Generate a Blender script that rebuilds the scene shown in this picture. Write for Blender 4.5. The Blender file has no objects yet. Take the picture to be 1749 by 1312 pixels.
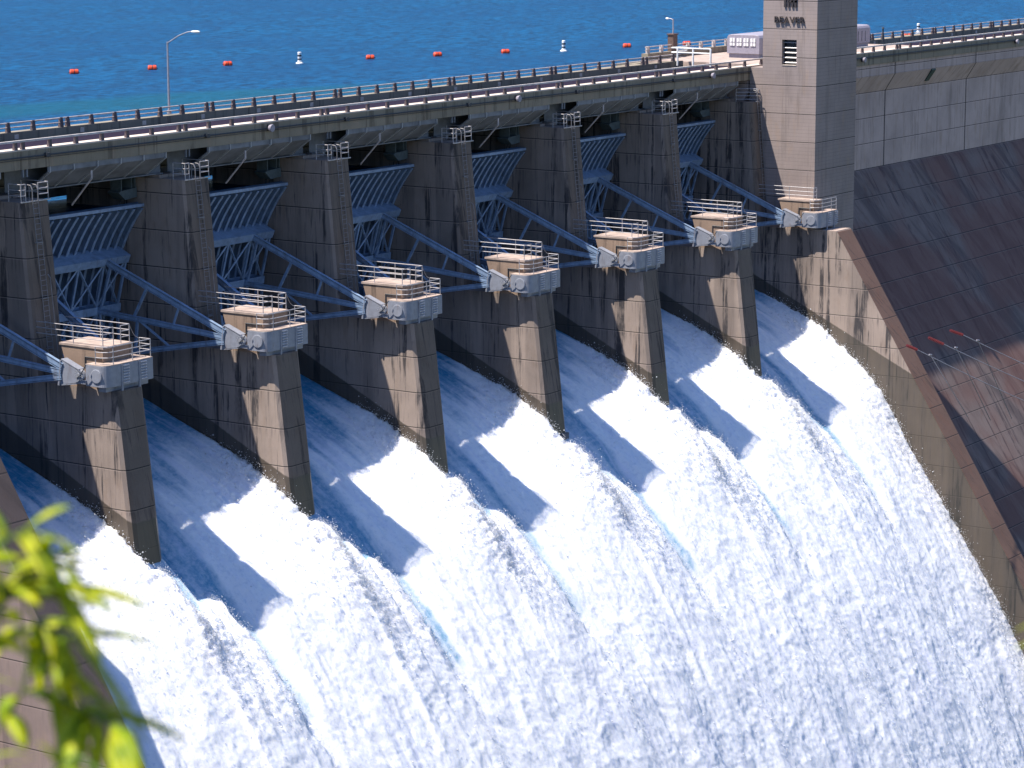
import bpy, math, random
import numpy as np
from mathutils import Vector, Matrix
random.seed(7); np.random.seed(7)
S = bpy.context.scene
COL = S.collection

# ------------------------------------------------------------------ camera
cam_d = bpy.data.cameras.new('camera'); cam = bpy.data.objects.new('camera', cam_d); COL.objects.link(cam)
R_ = [[0.56200747, -0.82712743, -0.0027952], [-0.15247983, -0.10028267, -0.98320562], [0.81295603, 0.55299512, -0.18247986]]
right, down, fwd = [Vector(r).normalized() for r in R_]
M = Matrix.Identity(4)
for k in range(3):
    M[k][0] = right[k]; M[k][1] = -down[k]; M[k][2] = -fwd[k]
M.translation = Vector((-117.395941, -105.457455, 27.3261893))
cam.matrix_world = M
cam_d.sensor_width = 36.0; cam_d.lens = 36 * 4596.75 / 1749.0
cam_d.clip_start = 0.5; cam_d.clip_end = 9000
cam_d.dof.use_dof = True; cam_d.dof.focus_distance = 165; cam_d.dof.aperture_fstop = 2.7
S.camera = cam

# ------------------------------------------------------------------ sky + sun
w = bpy.data.worlds.new('World'); S.world = w; w.use_nodes = True
nt = w.node_tree; bg = nt.nodes['Background']
sky = nt.nodes.new('ShaderNodeTexSky'); sky.sky_type = 'NISHITA'; sky.sun_disc = False
sun_dir = Vector((-0.374, 0.325, 1.0)).normalized()
sky.sun_elevation = math.asin(sun_dir.z); sky.sun_rotation = math.atan2(sun_dir.x, sun_dir.y)
sky.altitude = 300; sky.ozone_density = 3.0; sky.air_density = 1.0; sky.dust_density = 0.3
tint = nt.nodes.new('ShaderNodeMix'); tint.data_type = 'RGBA'; tint.blend_type = 'MULTIPLY'; tint.inputs[0].default_value = 1.0; tint.inputs[7].default_value = (.78, .89, 1.10, 1)
nt.links.new(sky.outputs[0], tint.inputs[6]); nt.links.new(tint.outputs[2], bg.inputs[0]); bg.inputs[1].default_value = 0.085
sd = bpy.data.lights.new('sun', 'SUN'); so = bpy.data.objects.new('sun', sd); COL.objects.link(so)
sd.energy = 5.0; sd.angle = math.radians(0.5); sd.color = (1.0, 0.93, 0.84)
so.rotation_euler = (-sun_dir).to_track_quat('-Z', 'Y').to_euler(); so.location = (0, 0, 80)
S.view_settings.view_transform = 'Standard'; S.view_settings.look = 'None'
S.view_settings.exposure = 1.0; S.view_settings.gamma = 1.0
S.cycles.max_bounces = 5; S.cycles.diffuse_bounces = 2; S.cycles.transmission_bounces = 3; S.cycles.glossy_bounces = 2
S.cycles.use_adaptive_sampling = True

# ------------------------------------------------------------------ helpers
def tag(o, label=None, cat=None, group=None, kind=None):
    if label: o['label'] = label
    if cat: o['category'] = cat
    if group: o['group'] = group
    if kind: o['kind'] = kind
    return o
def empty(name, loc=(0, 0, 0), **k):
    o = bpy.data.objects.new(name, None); COL.objects.link(o); o.location = loc; o.empty_display_size = .3
    return tag(o, **k)
class MB:
    def __init__(s): s.v = []; s.f = []; s.smooth = False
    def quad_solid(s, c8):
        b = len(s.v); s.v += [tuple(c) for c in c8]
        for f in ((3, 2, 1, 0), (4, 5, 6, 7), (0, 1, 5, 4), (1, 2, 6, 5), (2, 3, 7, 6), (3, 0, 4, 7)): s.f.append(tuple(b + i for i in f))
        return s
    def box(s, x0, x1, y0, y1, z0, z1):
        return s.quad_solid([(x0, y0, z0), (x1, y0, z0), (x1, y1, z0), (x0, y1, z0), (x0, y0, z1), (x1, y0, z1), (x1, y1, z1), (x0, y1, z1)])
    def bar(s, p, q, w, h, up=(0, 0, 1)):
        p = Vector(p); q = Vector(q); d = (q - p).normalized(); up = Vector(up)
        if abs(d.dot(up)) > .98: up = Vector((0, 1, 0))
        a = d.cross(up).normalized() * w / 2; b = a.cross(d).normalized() * h / 2
        c = []
        for e in (p, q):
            c += [e - a - b, e + a - b, e + a + b, e - a + b]
        return s.quad_solid([c[0], c[1], c[2], c[3], c[4], c[5], c[6], c[7]])
    def tube(s, p, q, r, n=8, r2=None, cap=True):
        p = Vector(p); q = Vector(q); d = (q - p).normalized()
        up = Vector((0, 0, 1)) if abs(d.z) < .95 else Vector((1, 0, 0))
        a = d.cross(up).normalized(); b = a.cross(d).normalized(); r2 = r if r2 is None else r2
        base = len(s.v)
        for e, rr in ((p, r), (q, r2)):
            for k in range(n):
                t = 2 * math.pi * k / n; s.v.append(tuple(e + a * rr * math.cos(t) + b * rr * math.sin(t)))
        for k in range(n): s.f.append((base + k, base + (k + 1) % n, base + n + (k + 1) % n, base + n + k))
        if cap:
            s.f.append(tuple(base + k for k in range(n))[::-1]); s.f.append(tuple(base + n + k for k in range(n)))
        return s
    def path(s, pts, r, n=6):
        for a, b in zip(pts[:-1], pts[1:]): s.tube(a, b, r, n)
        return s
    def prism(s, prof, x0, x1, axis='x'):
        """polygon prof (list of 2D points) extruded along an axis; x: (y,z); z: (x,y)"""
        b = len(s.v); n = len(prof)
        for x in (x0, x1):
            for p in prof:
                s.v.append((x, p[0], p[1]) if axis == 'x' else ((p[0], x, p[1]) if axis == 'y' else (p[0], p[1], x)))
        for k in range(n): s.f.append((b + k, b + (k + 1) % n, b + n + (k + 1) % n, b + n + k))
        s.f.append(tuple(b + k for k in range(n))[::-1]); s.f.append(tuple(b + n + k for k in range(n)))
        return s
    def loft(s, rings):
        b = len(s.v); n = len(rings[0])
        for r in rings: s.v += [tuple(p) for p in r]
        for j in range(len(rings) - 1):
            for k in range(n): s.f.append((b + j * n + k, b + j * n + (k + 1) % n, b + (j + 1) * n + (k + 1) % n, b + (j + 1) * n + k))
        s.f.append(tuple(b + k for k in range(n))[::-1]); s.f.append(tuple(b + (len(rings) - 1) * n + k for k in range(n)))
        return s
    def lathe(s, prof, c=(0, 0, 0), n=12, axis='z'):
        b = len(s.v)
        for r, h in prof:
            for k in range(n):
                t = 2 * math.pi * k / n; x, y = r * math.cos(t), r * math.sin(t)
                p = (x, y, h) if axis == 'z' else ((h, x, y) if axis == 'x' else (x, h, y))
                s.v.append((c[0] + p[0], c[1] + p[1], c[2] + p[2]))
        for j in range(len(prof) - 1):
            for k in range(n): s.f.append((b + j * n + k, b + j * n + (k + 1) % n, b + (j + 1) * n + (k + 1) % n, b + (j + 1) * n + k))
        s.f.append(tuple(b + k for k in range(n))[::-1]); s.f.append(tuple(b + (len(prof) - 1) * n + k for k in range(n)))
        return s
    def build(s, name, mat, parent=None, off=(0, 0, 0), bevel=0, smooth=False):
        me = bpy.data.meshes.new(name)
        me.from_pydata([(x - off[0], y - off[1], z - off[2]) for x, y, z in s.v], [], s.f)
        import bmesh
        bm = bmesh.new(); bm.from_mesh(me); bmesh.ops.recalc_face_normals(bm, faces=bm.faces)
        if bevel: bmesh.ops.bevel(bm, geom=bm.edges[:], offset=bevel, segments=1, affect='EDGES', clamp_overlap=True)
        bm.to_mesh(me); bm.free()
        if smooth: me.polygons.foreach_set('use_smooth', [True] * len(me.polygons))
        me.materials.append(mat)
        o = bpy.data.objects.new(name, me); COL.objects.link(o)
        if parent: o.parent = parent
        return o
def children(o): return [c for c in bpy.data.objects if c.parent == o]
def copy_tree(o, parent=None):
    c = o.copy(); COL.objects.link(c)
    if parent: c.parent = parent
    for ch in children_of.get(o.name, []): copy_tree(ch, c)
    return c
children_of = {}
def index_children():
    children_of.clear()
    for o in bpy.data.objects:
        if o.parent: children_of.setdefault(o.parent.name, []).append(o)
ORD = ['first', 'second', 'third', 'fourth', 'fifth', 'sixth', 'seventh', 'eighth', 'ninth', 'tenth', 'eleventh', 'twelfth']

# ------------------------------------------------------------------ materials
class N:
    def __init__(s, name):
        s.m = bpy.data.materials.new(name); s.m.use_nodes = True; s.t = s.m.node_tree; s.L = s.t.links
        s.b = s.t.nodes['Principled BSDF']; s._pos = None
    def pos(s):
        if not s._pos: s._pos = s.t.nodes.new('ShaderNodeNewGeometry').outputs['Position']
        return s._pos
    def _in(s, sock, v):
        if hasattr(v, 'is_linked') or isinstance(v, bpy.types.NodeSocket): s.L.new(v, sock)
        else: sock.default_value = v
    def math(s, op, a, b=0.0, c=None, clamp=False):
        n = s.t.nodes.new('ShaderNodeMath'); n.operation = op; n.use_clamp = clamp
        s._in(n.inputs[0], a); s._in(n.inputs[1], b)
        if c is not None: s._in(n.inputs[2], c)
        return n.outputs[0]
    def sep(s, v):
        n = s.t.nodes.new('ShaderNodeSeparateXYZ'); s.L.new(v, n.inputs[0]); return n.outputs
    def comb(s, x, y, z):
        n = s.t.nodes.new('ShaderNodeCombineXYZ'); s._in(n.inputs[0], x); s._in(n.inputs[1], y); s._in(n.inputs[2], z); return n.outputs[0]
    def scale(s, v, sc, rot=(0, 0, 0)):
        n = s.t.nodes.new('ShaderNodeMapping'); s.L.new(v, n.inputs[0]); n.inputs['Scale'].default_value = sc; n.inputs['Rotation'].default_value = rot; return n.outputs[0]
    def noise(s, v, sc=1, det=4, rough=.55, dist=0):
        n = s.t.nodes.new('ShaderNodeTexNoise'); s.L.new(v, n.inputs['Vector']); n.inputs['Scale'].default_value = sc
        n.inputs['Detail'].default_value = det; n.inputs['Roughness'].default_value = rough; n.inputs['Distortion'].default_value = dist
        return n.outputs[0]
    def ramp(s, f, a, b, lo=0.0, hi=1.0):
        n = s.t.nodes.new('ShaderNodeMapRange'); n.interpolation_type = 'SMOOTHSTEP'; s._in(n.inputs[0], f)
        n.inputs[1].default_value = a; n.inputs[2].default_value = b; n.inputs[3].default_value = lo; n.inputs[4].default_value = hi; return n.outputs[0]
    def mix(s, f, a, b, mode='MIX'):
        n = s.t.nodes.new('ShaderNodeMix'); n.data_type = 'RGBA'; n.blend_type = mode; s._in(n.inputs[0], f)
        for sock, v in ((n.inputs[6], a), (n.inputs[7], b)):
            if isinstance(v, (tuple, list)): sock.default_value = (*v[:3], 1)
            else: s.L.new(v, sock)
        return n.outputs[2]
    def bump(s, h, strength=.3, dist=.05):
        n = s.t.nodes.new('ShaderNodeBump'); n.inputs['Strength'].default_value = strength; n.inputs['Distance'].default_value = dist
        s.L.new(h, n.inputs['Height']); s.L.new(n.outputs[0], s.b.inputs['Normal'])
    def col(s, c): s._in(s.b.inputs['Base Color'], c if not isinstance(c, tuple) else (*c[:3], 1))
    def rough(s, r): s._in(s.b.inputs['Roughness'], r)
LIFT = 2.3835; Z0 = 3.243
def concrete(name, base, dark=(.05, .045, .045), streak=.6, joints=True, wet=False, vj=None, slope=False, boards=.0, warm=(.30, .21, .15), patch=0.0):
    k = N(name); p = k.pos(); x, y, z = k.sep(p)
    h = k.math('ADD', x, y)                                   # runs along any wall
    st = k.comb(h, k.math('MULTIPLY', x, .3), k.math('MULTIPLY', z, .045))
    if slope:
        st = k.comb(x, k.math('MULTIPLY', y, .02), k.math('MULTIPLY', z, .02))
    s1 = k.noise(st, 1.6, 6, .7)                               # long vertical streaks
    s2 = k.noise(st, 6.0, 4, .65)
    big = k.noise(p, .25, 4, .6); fine = k.noise(p, 9, 5, .7); mid = k.noise(k.scale(p, (1, 1, .35)), 1.1, 5, .65)
    c = k.mix(k.ramp(big, .3, .75), base, tuple(b * .74 for b in base))
    c = k.mix(k.math('MULTIPLY', k.ramp(mid, .5, .75), .45), c, warm)
    c = k.mix(k.math('MULTIPLY', k.ramp(s2, .45, .8), .30), c, tuple(min(1, b * 1.35) for b in base))
    m = k.math('MULTIPLY', k.math('MULTIPLY', k.ramp(s1, .53, .60), k.ramp(mid, .36, .56, .15, 1.0)), streak * .9)
    c = k.mix(m, c, dark)
    c = k.mix(k.math('MULTIPLY', k.ramp(s2, .55, .72), streak * .45), c, dark)
    if patch:                                                  # broad old run-off stains
        pn = k.noise(k.comb(k.math('MULTIPLY', h, 1.0), k.math('MULTIPLY', y, .25), k.math('MULTIPLY', z, .06)) if slope else st, .35, 4, .65)
        c = k.mix(k.math('MULTIPLY', k.ramp(pn, .46, .58), patch), c, dark)
    if slope:
        c = k.mix(k.math('MULTIPLY', k.ramp(k.noise(p, .055, 3, .6), .46, .58), .6), c, (.15, .062, .048))
    if boards:
        bz = k.math('FRACT', k.math('MULTIPLY', z, 1 / .305)); bl = k.math('LESS_THAN', bz, .14)
        bn = k.noise(k.comb(k.math('MULTIPLY', h, .15), 0.0, k.math('MULTIPLY', z, 3.3)), 1.0, 2)
        c = k.mix(k.math('MULTIPLY', bl, k.math('MULTIPLY', bn, boards)), c, dark)
    fr = k.math('FRACT', k.math('DIVIDE', k.math('SUBTRACT', z, Z0 - 20 * LIFT), LIFT))
    if joints:
        # wobble-free construction joint: dark groove with a pale lip under it and drips below
        gr = k.math('LESS_THAN', fr, .026)
        lip = k.math('GREATER_THAN', fr, .976)
        drip = k.math('MULTIPLY', k.ramp(fr, .55, .98), k.ramp(s2, .5, .62))
        c = k.mix(k.math('MULTIPLY', drip, .35 * streak), c, dark)
        c = k.mix(k.math('MULTIPLY', lip, .30), c, tuple(min(1, b * 1.5) for b in base))
        c = k.mix(k.math('MULTIPLY', gr, .88), c, (.008, .007, .009))
    if vj is not None:
        fx = k.math('FRACT', k.math('DIVIDE', k.math('SUBTRACT', x, vj - 20 * 18.1), 18.1))
        c = k.mix(k.math('MULTIPLY', k.math('LESS_THAN', fx, .012), .85), c, (.012, .01, .012))
    r = k.ramp(fine, .2, .8, .75, .95)
    if wet:
        wl = k.math('SUBTRACT', k.math('SUBTRACT', z, k.math('MULTIPLY', y, .48)), -8.95)
        wl = k.math('ADD', wl, k.math('MULTIPLY', k.math('SUBTRACT', s2, .5), .18))
        wm = k.ramp(wl, -.06, .06, 1.0, 0.0)
        c = k.mix(k.math('MULTIPLY', wm, .80), c, k.mix(k.ramp(s1, .35, .7), (.058, .045, .028), (.028, .026, .02)))
        r = k.math('MULTIPLY', r, k.ramp(wl, -.06, .06, .45, 1.0))
    c = k.mix(k.math('MULTIPLY', k.ramp(fine, .58, .75), .3), c, tuple(b * .5 for b in base))
    k.col(c); k.rough(r); k.bump(k.math('ADD', fine, k.math('MULTIPLY', s2, .5)), .35, .03)
    return k.m
def plain(name, c, rough=.6, metal=0.0, var=.25, sc=4, rust=0.0):
    k = N(name); n = k.noise(k.pos(), sc, 4, .6)
    cc = k.mix(k.ramp(n, .3, .75), tuple(min(1, v * (1 + var * .4)) for v in c), tuple(v * (1 - var) for v in c))
    if rust:
        x, y, z = k.sep(k.pos()); st = k.comb(k.math('ADD', x, y), x, k.math('MULTIPLY', z, .18))
        r1 = k.noise(st, 3.5, 5, .7); cc = k.mix(k.math('MULTIPLY', k.ramp(r1, .54, .68), rust), cc, (.12, .07, .05))
        r2 = k.noise(k.pos(), 1.3, 4, .7); cc = k.mix(k.math('MULTIPLY', k.ramp(r2, .5, .7), rust * .6), cc, tuple(min(1, v * 1.3 + .03) for v in c))
    k.col(cc)
    k.rough(rough); k.b.inputs['Metallic'].default_value = metal
    k.bump(n, .08, .01)
    return k.m
MAT = {}
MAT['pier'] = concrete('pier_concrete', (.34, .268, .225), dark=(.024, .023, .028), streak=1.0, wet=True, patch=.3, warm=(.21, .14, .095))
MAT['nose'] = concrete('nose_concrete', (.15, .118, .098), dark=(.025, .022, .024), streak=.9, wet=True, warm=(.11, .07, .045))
MAT['tower'] = concrete('tower_concrete', (.29, .235, .218), dark=(.12, .10, .09), streak=.35, boards=.55)
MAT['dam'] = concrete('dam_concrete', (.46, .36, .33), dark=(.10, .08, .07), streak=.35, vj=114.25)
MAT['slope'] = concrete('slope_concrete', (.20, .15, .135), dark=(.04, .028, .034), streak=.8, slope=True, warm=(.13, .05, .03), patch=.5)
MAT['strip'] = concrete('strip_concrete', (.155, .088, .065), dark=(.05, .035, .03), streak=.6, warm=(.17, .07, .04))
MAT['deck'] = concrete('deck_concrete', (.25, .215, .16), dark=(.06, .05, .035), streak=.7, joints=False)
MAT['curb'] = plain('curb_concrete', (.55, .47, .40), .85, sc=2)
MAT['asphalt'] = plain('asphalt', (.020, .015, .028), .9, sc=6)
MAT['blockc'] = concrete('block_concrete', (.30, .21, .155), dark=(.07, .05, .04), streak=.8, joints=False)
MAT['gate'] = plain('gate_paint', (.06, .11, .18), .5, .0, .35, 1.2, .5)
MAT['steel'] = plain('arm_paint', (.24, .33, .47), .45, .0, .25, 2, .4)
MAT['box'] = plain('anchor_paint', (.235, .25, .295), .42, .0, .15, 3, .35)
MAT['bolt'] = plain('bolt_steel', (.55, .56, .60), .35, .6, .2)
MAT['rail'] = plain('galvanised_rail', (.42, .40, .41), .45, .3, .2)
MAT['ladder'] = plain('ladder_steel', (.24, .23, .24), .5, .3, .3)
MAT['dark'] = plain('dark_steel', (.035, .04, .05), .6)
MAT['girder'] = plain('girder_paint', (.16, .17, .19), .6, 0, .4, .8)
MAT['white'] = plain('white_paint', (.78, .78, .76), .5)
MAT['shed'] = plain('shed_metal', (.27, .25, .30), .5, 0, .15)
MAT['orange'] = plain('buoy_orange', (.62, .06, .015), .45)
MAT['post'] = plain('rust_post', (.12, .075, .06), .7)
MAT['ribm'] = plain('rib_paint', (.36, .36, .36), .6)
MAT['glass'] = plain('dark_glass', (.01, .015, .02), .15)
MAT['wire'] = plain('wire_metal', (.35, .33, .36), .5, .4)
MAT['insul'] = plain('red_insulator', (.10, .018, .022), .3)
MAT['hoist'] = plain('hoist_paint', (.10, .13, .14), .6)

MAT['asphalt'].node_tree.nodes['Principled BSDF'].inputs['Specular IOR Level'].default_value = .05
# ------------------------------------------------------------------ terrain, lake
def terrain_mesh(name, x0, x1, y0, y1, nx, ny, fn, mat):
    vs = []; fs = []
    for j in range(ny + 1):
        for i in range(nx + 1):
            x = x0 + (x1 - x0) * i / nx; y = y0 + (y1 - y0) * j / ny; vs.append((x, y, fn(x, y)))
    for j in range(ny):
        for i in range(nx):
            a = j * (nx + 1) + i; fs.append((a, a + 1, a + nx + 2, a + nx + 1))
    m = MB(); m.v = vs; m.f = fs; return m.build(name, mat)
kk = N('hillside_ground'); nn = kk.noise(kk.pos(), .6, 6, .7)
kk.col(kk.mix(kk.ramp(nn, .35, .7), (.05, .07, .02), (.12, .09, .06))); kk.rough(.95); kk.bump(nn, .6, .4)
def hill(x, y):
    d = math.hypot(x + 121, y + 109)
    return 24.2 - .72 * max(0, d - 7) + .4 * math.sin(x * .31) * math.cos(y * .27) if d < 130 else -64 + 0 * d
tag(terrain_mesh('hillside', -240, -30, -230, -20, 60, 60, lambda x, y: max(hill(x, y), -64), kk.m), kind='structure')
kg = N('valley_ground'); nn = kg.noise(kg.pos(), .1, 5, .7); kg.col(kg.mix(nn, (.04, .06, .02), (.10, .09, .07))); kg.rough(.95)
g = MB(); g.f = [(0, 1, 2, 3)]; g.v = [(-2500, -2500, -64.5), (2500, -2500, -64.5), (2500, 0, -64.5), (-2500, 0, -64.5)]
tag(g.build('valley_floor', kg.m), kind='structure')

kl = N('lake_surface'); p = kl.pos()
wv = kl.noise(kl.scale(p, (1, 1, 1), (0, 0, math.radians(-34))), 1.0, 1)
lw = kl.scale(p, (.50, 1.1, 1), (0, 0, math.radians(55)))
n1 = kl.noise(lw, 1.25, 5, .66); n2 = kl.noise(lw, .06, 3, .5); n3 = kl.noise(kl.scale(p, (.004, .02, 1), (0, 0, math.radians(17))), 1.0, 2, .5)
c = kl.mix(kl.ramp(n1, .40, .60), (.0, .020, .058), (.0, .072, .180))  # ripple light and dark painted into the base colour, following the bump noise
c = kl.mix(kl.math('MULTIPLY', kl.ramp(n2, .4, .65), .5), c, (.0, .034, .10))
# a broad slick of greener water near the dam
x, y, z = kl.sep(p)
sl = kl.math('SUBTRACT', kl.math('ADD', kl.math('MULTIPLY', x, .30), y), 90.6)
sl = kl.math('ABSOLUTE', kl.math('ADD', sl, kl.math('MULTIPLY', kl.math('SUBTRACT', kl.noise(p, .03, 2), .5), 22.0)))
slm = kl.math('MULTIPLY', kl.ramp(sl, 3.0, 10.0, 1.0, 0.0), kl.ramp(x, 90, 140, 1.0, 0.0))
c = kl.mix(kl.math('MULTIPLY', slm, .6), c, (.0, .060, .085))
kl.col(c); kl.rough(.4); kl.b.inputs['Specular IOR Level'].default_value = .04
kl.bump(n1, .5, .35)
g = MB(); g.f = [(0, 1, 2, 3)]; g.v = [(-2500, 11.75, 6.9), (3500, 11.75, 6.9), (3500, 4000, 6.9), (-2500, 4000, 6.9)]
tag(g.build('lake_water', kl.m), kind='structure')

# ------------------------------------------------------------------ piers
PC = [-2.02 + 14.63 * i for i in range(7)]
def ring(xl, xr, yf, yb, z, ch, chl=None, chr_=None):
    a = ch
    return [(xl, yb, z), (xl, yf + a, z), (xl + a * .35, yf + a * .35, z), (xl + a, yf, z), (xr - a, yf, z), (xr - a * .35, yf + a * .35, z), (xr, yf + a, z), (xr, yb, z)]
def col_nose(z): return 7.12 + .089 * (z - 8.97)
def pier_nose(z): return -.02 + .115 * (z + 1.6)
def railing(mb, pts, posts, h=(.38, .72, 1.06), r=.028, pr=.03):
    for hz in h:
        for a, b in zip(pts[:-1], pts[1:]):
            mb.tube((a[0], a[1], a[2] + hz), (b[0], b[1], b[2] + hz), r, 6)
    for q in posts: mb.tube(q, (q[0], q[1], q[2] + h[-1]), pr, 6)
def make_pier(full=True):
    """built with its centre line at x=0; full=False is the half pier against the tower"""
    t = empty('spillway_pier')
    xl, xr = -1.22, (1.22 if full else .235)
    # body: column above, long body below
    m = MB()
    if full:
        m.loft([ring(xl, xr, pier_nose(z), 17.4, z, .38) for z in (-19.0, -8.0, -1.6)])
        m.loft([ring(xl, xr, col_nose(z), 17.4, z, .30) for z in (-1.6, 3.0, 8.97)])
    else:
        m.prism([(8.05, -1.548), (19.0, -1.548), (19.0, 8.97), (8.05, 8.97)], xl, xr)
        rr = []
        for z in (-1.548, 3.0, 8.97):
            yf = col_nose(z); rr.append([(xl, 8.05, z), (xl, yf + .3, z), (xl + .12, yf + .12, z), (xl + .3, yf, z), (xr, yf, z), (xr, 8.05, z)])
        m.loft(rr)
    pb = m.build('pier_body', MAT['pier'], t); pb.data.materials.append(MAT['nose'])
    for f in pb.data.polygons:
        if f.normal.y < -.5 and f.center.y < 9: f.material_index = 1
    m = MB(); m.box(xl + .15, xr - .05, 13.2, 17.2, 8.97, 10.98); m.box(xl + .15, xr - .05, 9.4, 10.5, 8.97, 9.17); m.build('deck_pedestal', MAT['pier'], t)
    # bearing block behind the anchor girder
    m = MB(); bz = -1.6 if full else -1.545
    m.quad_solid([(xl + .004, .98, bz), (xr - .004, .98, bz), (xr - .004, 3.55, bz), (xl + .004, 3.55, bz), (xl + .004, .98, .80), (xr - .004, .98, .80), (xr - .004, 4.28, .80), (xl + .004, 4.28, .80)])
    m.build('bearing_block', MAT['blockc'], t)
    m = MB(); m.box(xl - .05, xr + (.05 if full else -.01), .90, 4.38, .80, .93); m.build('block_cap', MAT['curb2'], t)
    m = MB()   # small conduit framing on the side of the block
    m.path([(xl - .04, 2.35, -.45), (xl - .04, 2.35, .25), (xl - .04, 1.05, .25)], .035, 5); m.build('conduit', MAT['dark'], t)
    # anchor girder wrapped round the nose
    x0, x1 = -2.02, (2.02 if full else 1.35)
    ab = 1.62; plan = [(x0, ab), (x0, .55)]
    for k in range(1, 6):
        a = math.radians(180 + 90 * k / 6); plan.append((x0 + .55 + .55 * math.cos(a), .55 + .55 * math.sin(a)))
    plan += [(x0 + .55, 0.0), (x1 - .02, 0.0), (x1, .02), (x1, ab)]
    yb = .90 if full else 0.96
    plan2 = [(x0, ab), *plan[1:-1], (x1, ab), (x1 - .45 if full else x1, ab)]
    inner = [(1.30, ab), (1.30, yb), (-1.30, yb), (-1.30, ab)] if full else [(x1, yb), (-1.30, yb), (-1.30, ab)]
    poly = plan[:-1] + ([(x1, ab)] if full else []) + inner
    g = MB(); g.prism([(p[0], p[1]) for p in poly], -1.29, -.03, 'z')
    G = g.build('anchor_girder', MAT['box'], t, bevel=.012)
    m = MB(); m.prism([(p[0] * .997 , p[1] + .004) for p in poly], -.03, .015, 'z'); m.build('girder_top_plate', MAT['curb2'], G)
    m = MB(); m.lathe([(.42, 0), (.42, -.045), (.38, -.06)], (x0 - .002, .78, -.66), 20, 'x'); m.build('cover_plate', MAT['box'], G)
    # vertical flange plates, legs, bolt clusters
    fx = (-.70, .80) if full else (-.55, .72)
    m = MB()
    for q in fx: m.box(q - .06, q + .06, -.05, .06, -1.60, -.035)
    m.box(x0 + .3, x1 - .1, .35, .9, -1.60, -1.295) if full else None
    m.build('flange_plate', MAT['box'], G)
    for q in fx:
        m = MB()
        for r in range(7):
            for cc in range(4): m.lathe([(.045, 0), (.045, -.07), (.02, -.10)], (q + .15 + cc * .13, -.003, -.13 - r * .165), 6, 'y')
        m.build('bolt_cluster', MAT['bolt'], G)
    # trunnion hub plates: bolt ring and pin
    for sx in ((-1, 1) if full else (-1,)):
        xx = sx * 1.92
        m = MB(); m.lathe([(.34, -.10), (.34, .10)], (xx + sx * .10, 2.02, -.68), 18, 'x')
        for k in range(12):
            a = k * math.pi / 6; m.lathe([(.045, -.05), (.045, .05)], (xx + sx * .25, 2.02 + .27 * math.cos(a), -.68 + .27 * math.sin(a)), 6, 'x')
        m.lathe([(.12, -.08), (.12, .08)], (xx + sx * .26, 2.02, -.68), 12, 'x')
        hb = m.build('trunnion_pin', MAT['bolt'], t)
        m = MB(); m.path([(xx + sx * .30, 2.15, -.85), (xx + sx * .38, 1.75, -.62), (xx + sx * .42, 1.45, -.20), (xx + sx * .40, 1.30, .02)], .03, 5)
        m.build('grease_hose', MAT['dark'], hb)
        m = MB(); m.box(xx - .32, xx + .22, 1.55, 2.35, -1.18, -.95) if sx > 0 else m.box(xx - .22, xx + .32, 1.55, 2.35, -1.18, -.95)
        m.build('pin_bracket', MAT['box'], t)
    # railings
    xa, xb = xl + .08, xr - .08
    m = MB(); zt = .93
    railing(m, [(xa, 6.3, zt), (xa, 1.02, zt), (xa + (.9 if full else .55), 1.02, zt)], [(xa, 1.02, zt), (xa, 3.3, zt), (xa, 5.6, zt - 2.4 + 0), (xa + (.9 if full else .55), 1.02, zt)] if False else [(xa, 1.02, zt), (xa, 3.35, zt), (xa + (.9 if full else .55), 1.02, zt)])
    if full:
        railing(m, [(xb, 6.1, zt), (xb, 1.02, zt), (xb - .75, 1.02, zt)], [(xb, 1.02, zt), (xb, 3.3, zt), (xb - .75, 1.02, zt)])
    m.build('platform_railing', MAT['rail'], t)
    m = MB(); zt = .015
    gx0, gx1 = x0 + .12, x1 - .1
    pts = [(gx0 + .02, .95, zt), (gx0 + .04, .55, zt), (gx0 + .25, .2, zt), (gx0 + .6, .1, zt), (gx1, .1, zt)]
    if full: pts += [(gx1, .95, zt)]
    posts = [pts[0], pts[3], (.35, .1, zt), (gx1, .1, zt)] + ([(gx1, .95, zt)] if full else [])
    railing(m, pts, posts, h=(.42, .74, 1.06)); m.build('girder_railing', MAT['rail'], t)
    if full:
        m = MB(); a = Vector((xb, 1.02, 1.99)); b = Vector((gx1, .95, 1.07)); P = []
        for k in range(7):
            u = k / 6; q = a.lerp(b, u); q.z -= .28 * math.sin(math.pi * u) * .9; P.append(tuple(q))
        m.path(P, .014, 4); m.build('safety_chain', MAT['rail'], t)
    # crest railing, ladder
    zt = 8.97; yn = col_nose(zt) + .06
    m = MB()
    if full:
        railing(m, [(-1.14, yn + 1.0, zt), (-1.14, yn, zt), (-.75, yn, zt)], [(-1.14, yn, zt), (-.75, yn, zt), (-1.14, yn + 1.0, zt)], r=.03)
        railing(m, [(.30, yn, zt), (1.14, yn, zt), (1.14, yn + 2.2, zt)], [(.30, yn, zt), (1.14, yn, zt), (1.14, yn + 2.2, zt)], r=.03)
        m.box(xl - .03, xr + .03, yn - .12, yn - .04, zt - .02, zt + .05)
    else:
        railing(m, [(-1.1, yn + 1.5, zt), (-.1, yn, zt), (.2, yn, zt)], [(-1.1, yn + 1.5, zt), (-.1, yn, zt)], h=(.2, .5, .8, 1.1))
        m.box(-.45, .25, yn - .12, yn - .04, zt - .02, zt + .05)
    m.build('crest_railing', MAT['rail'], t)
    m = MB(); lx = -.35 if full else -.35
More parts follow.
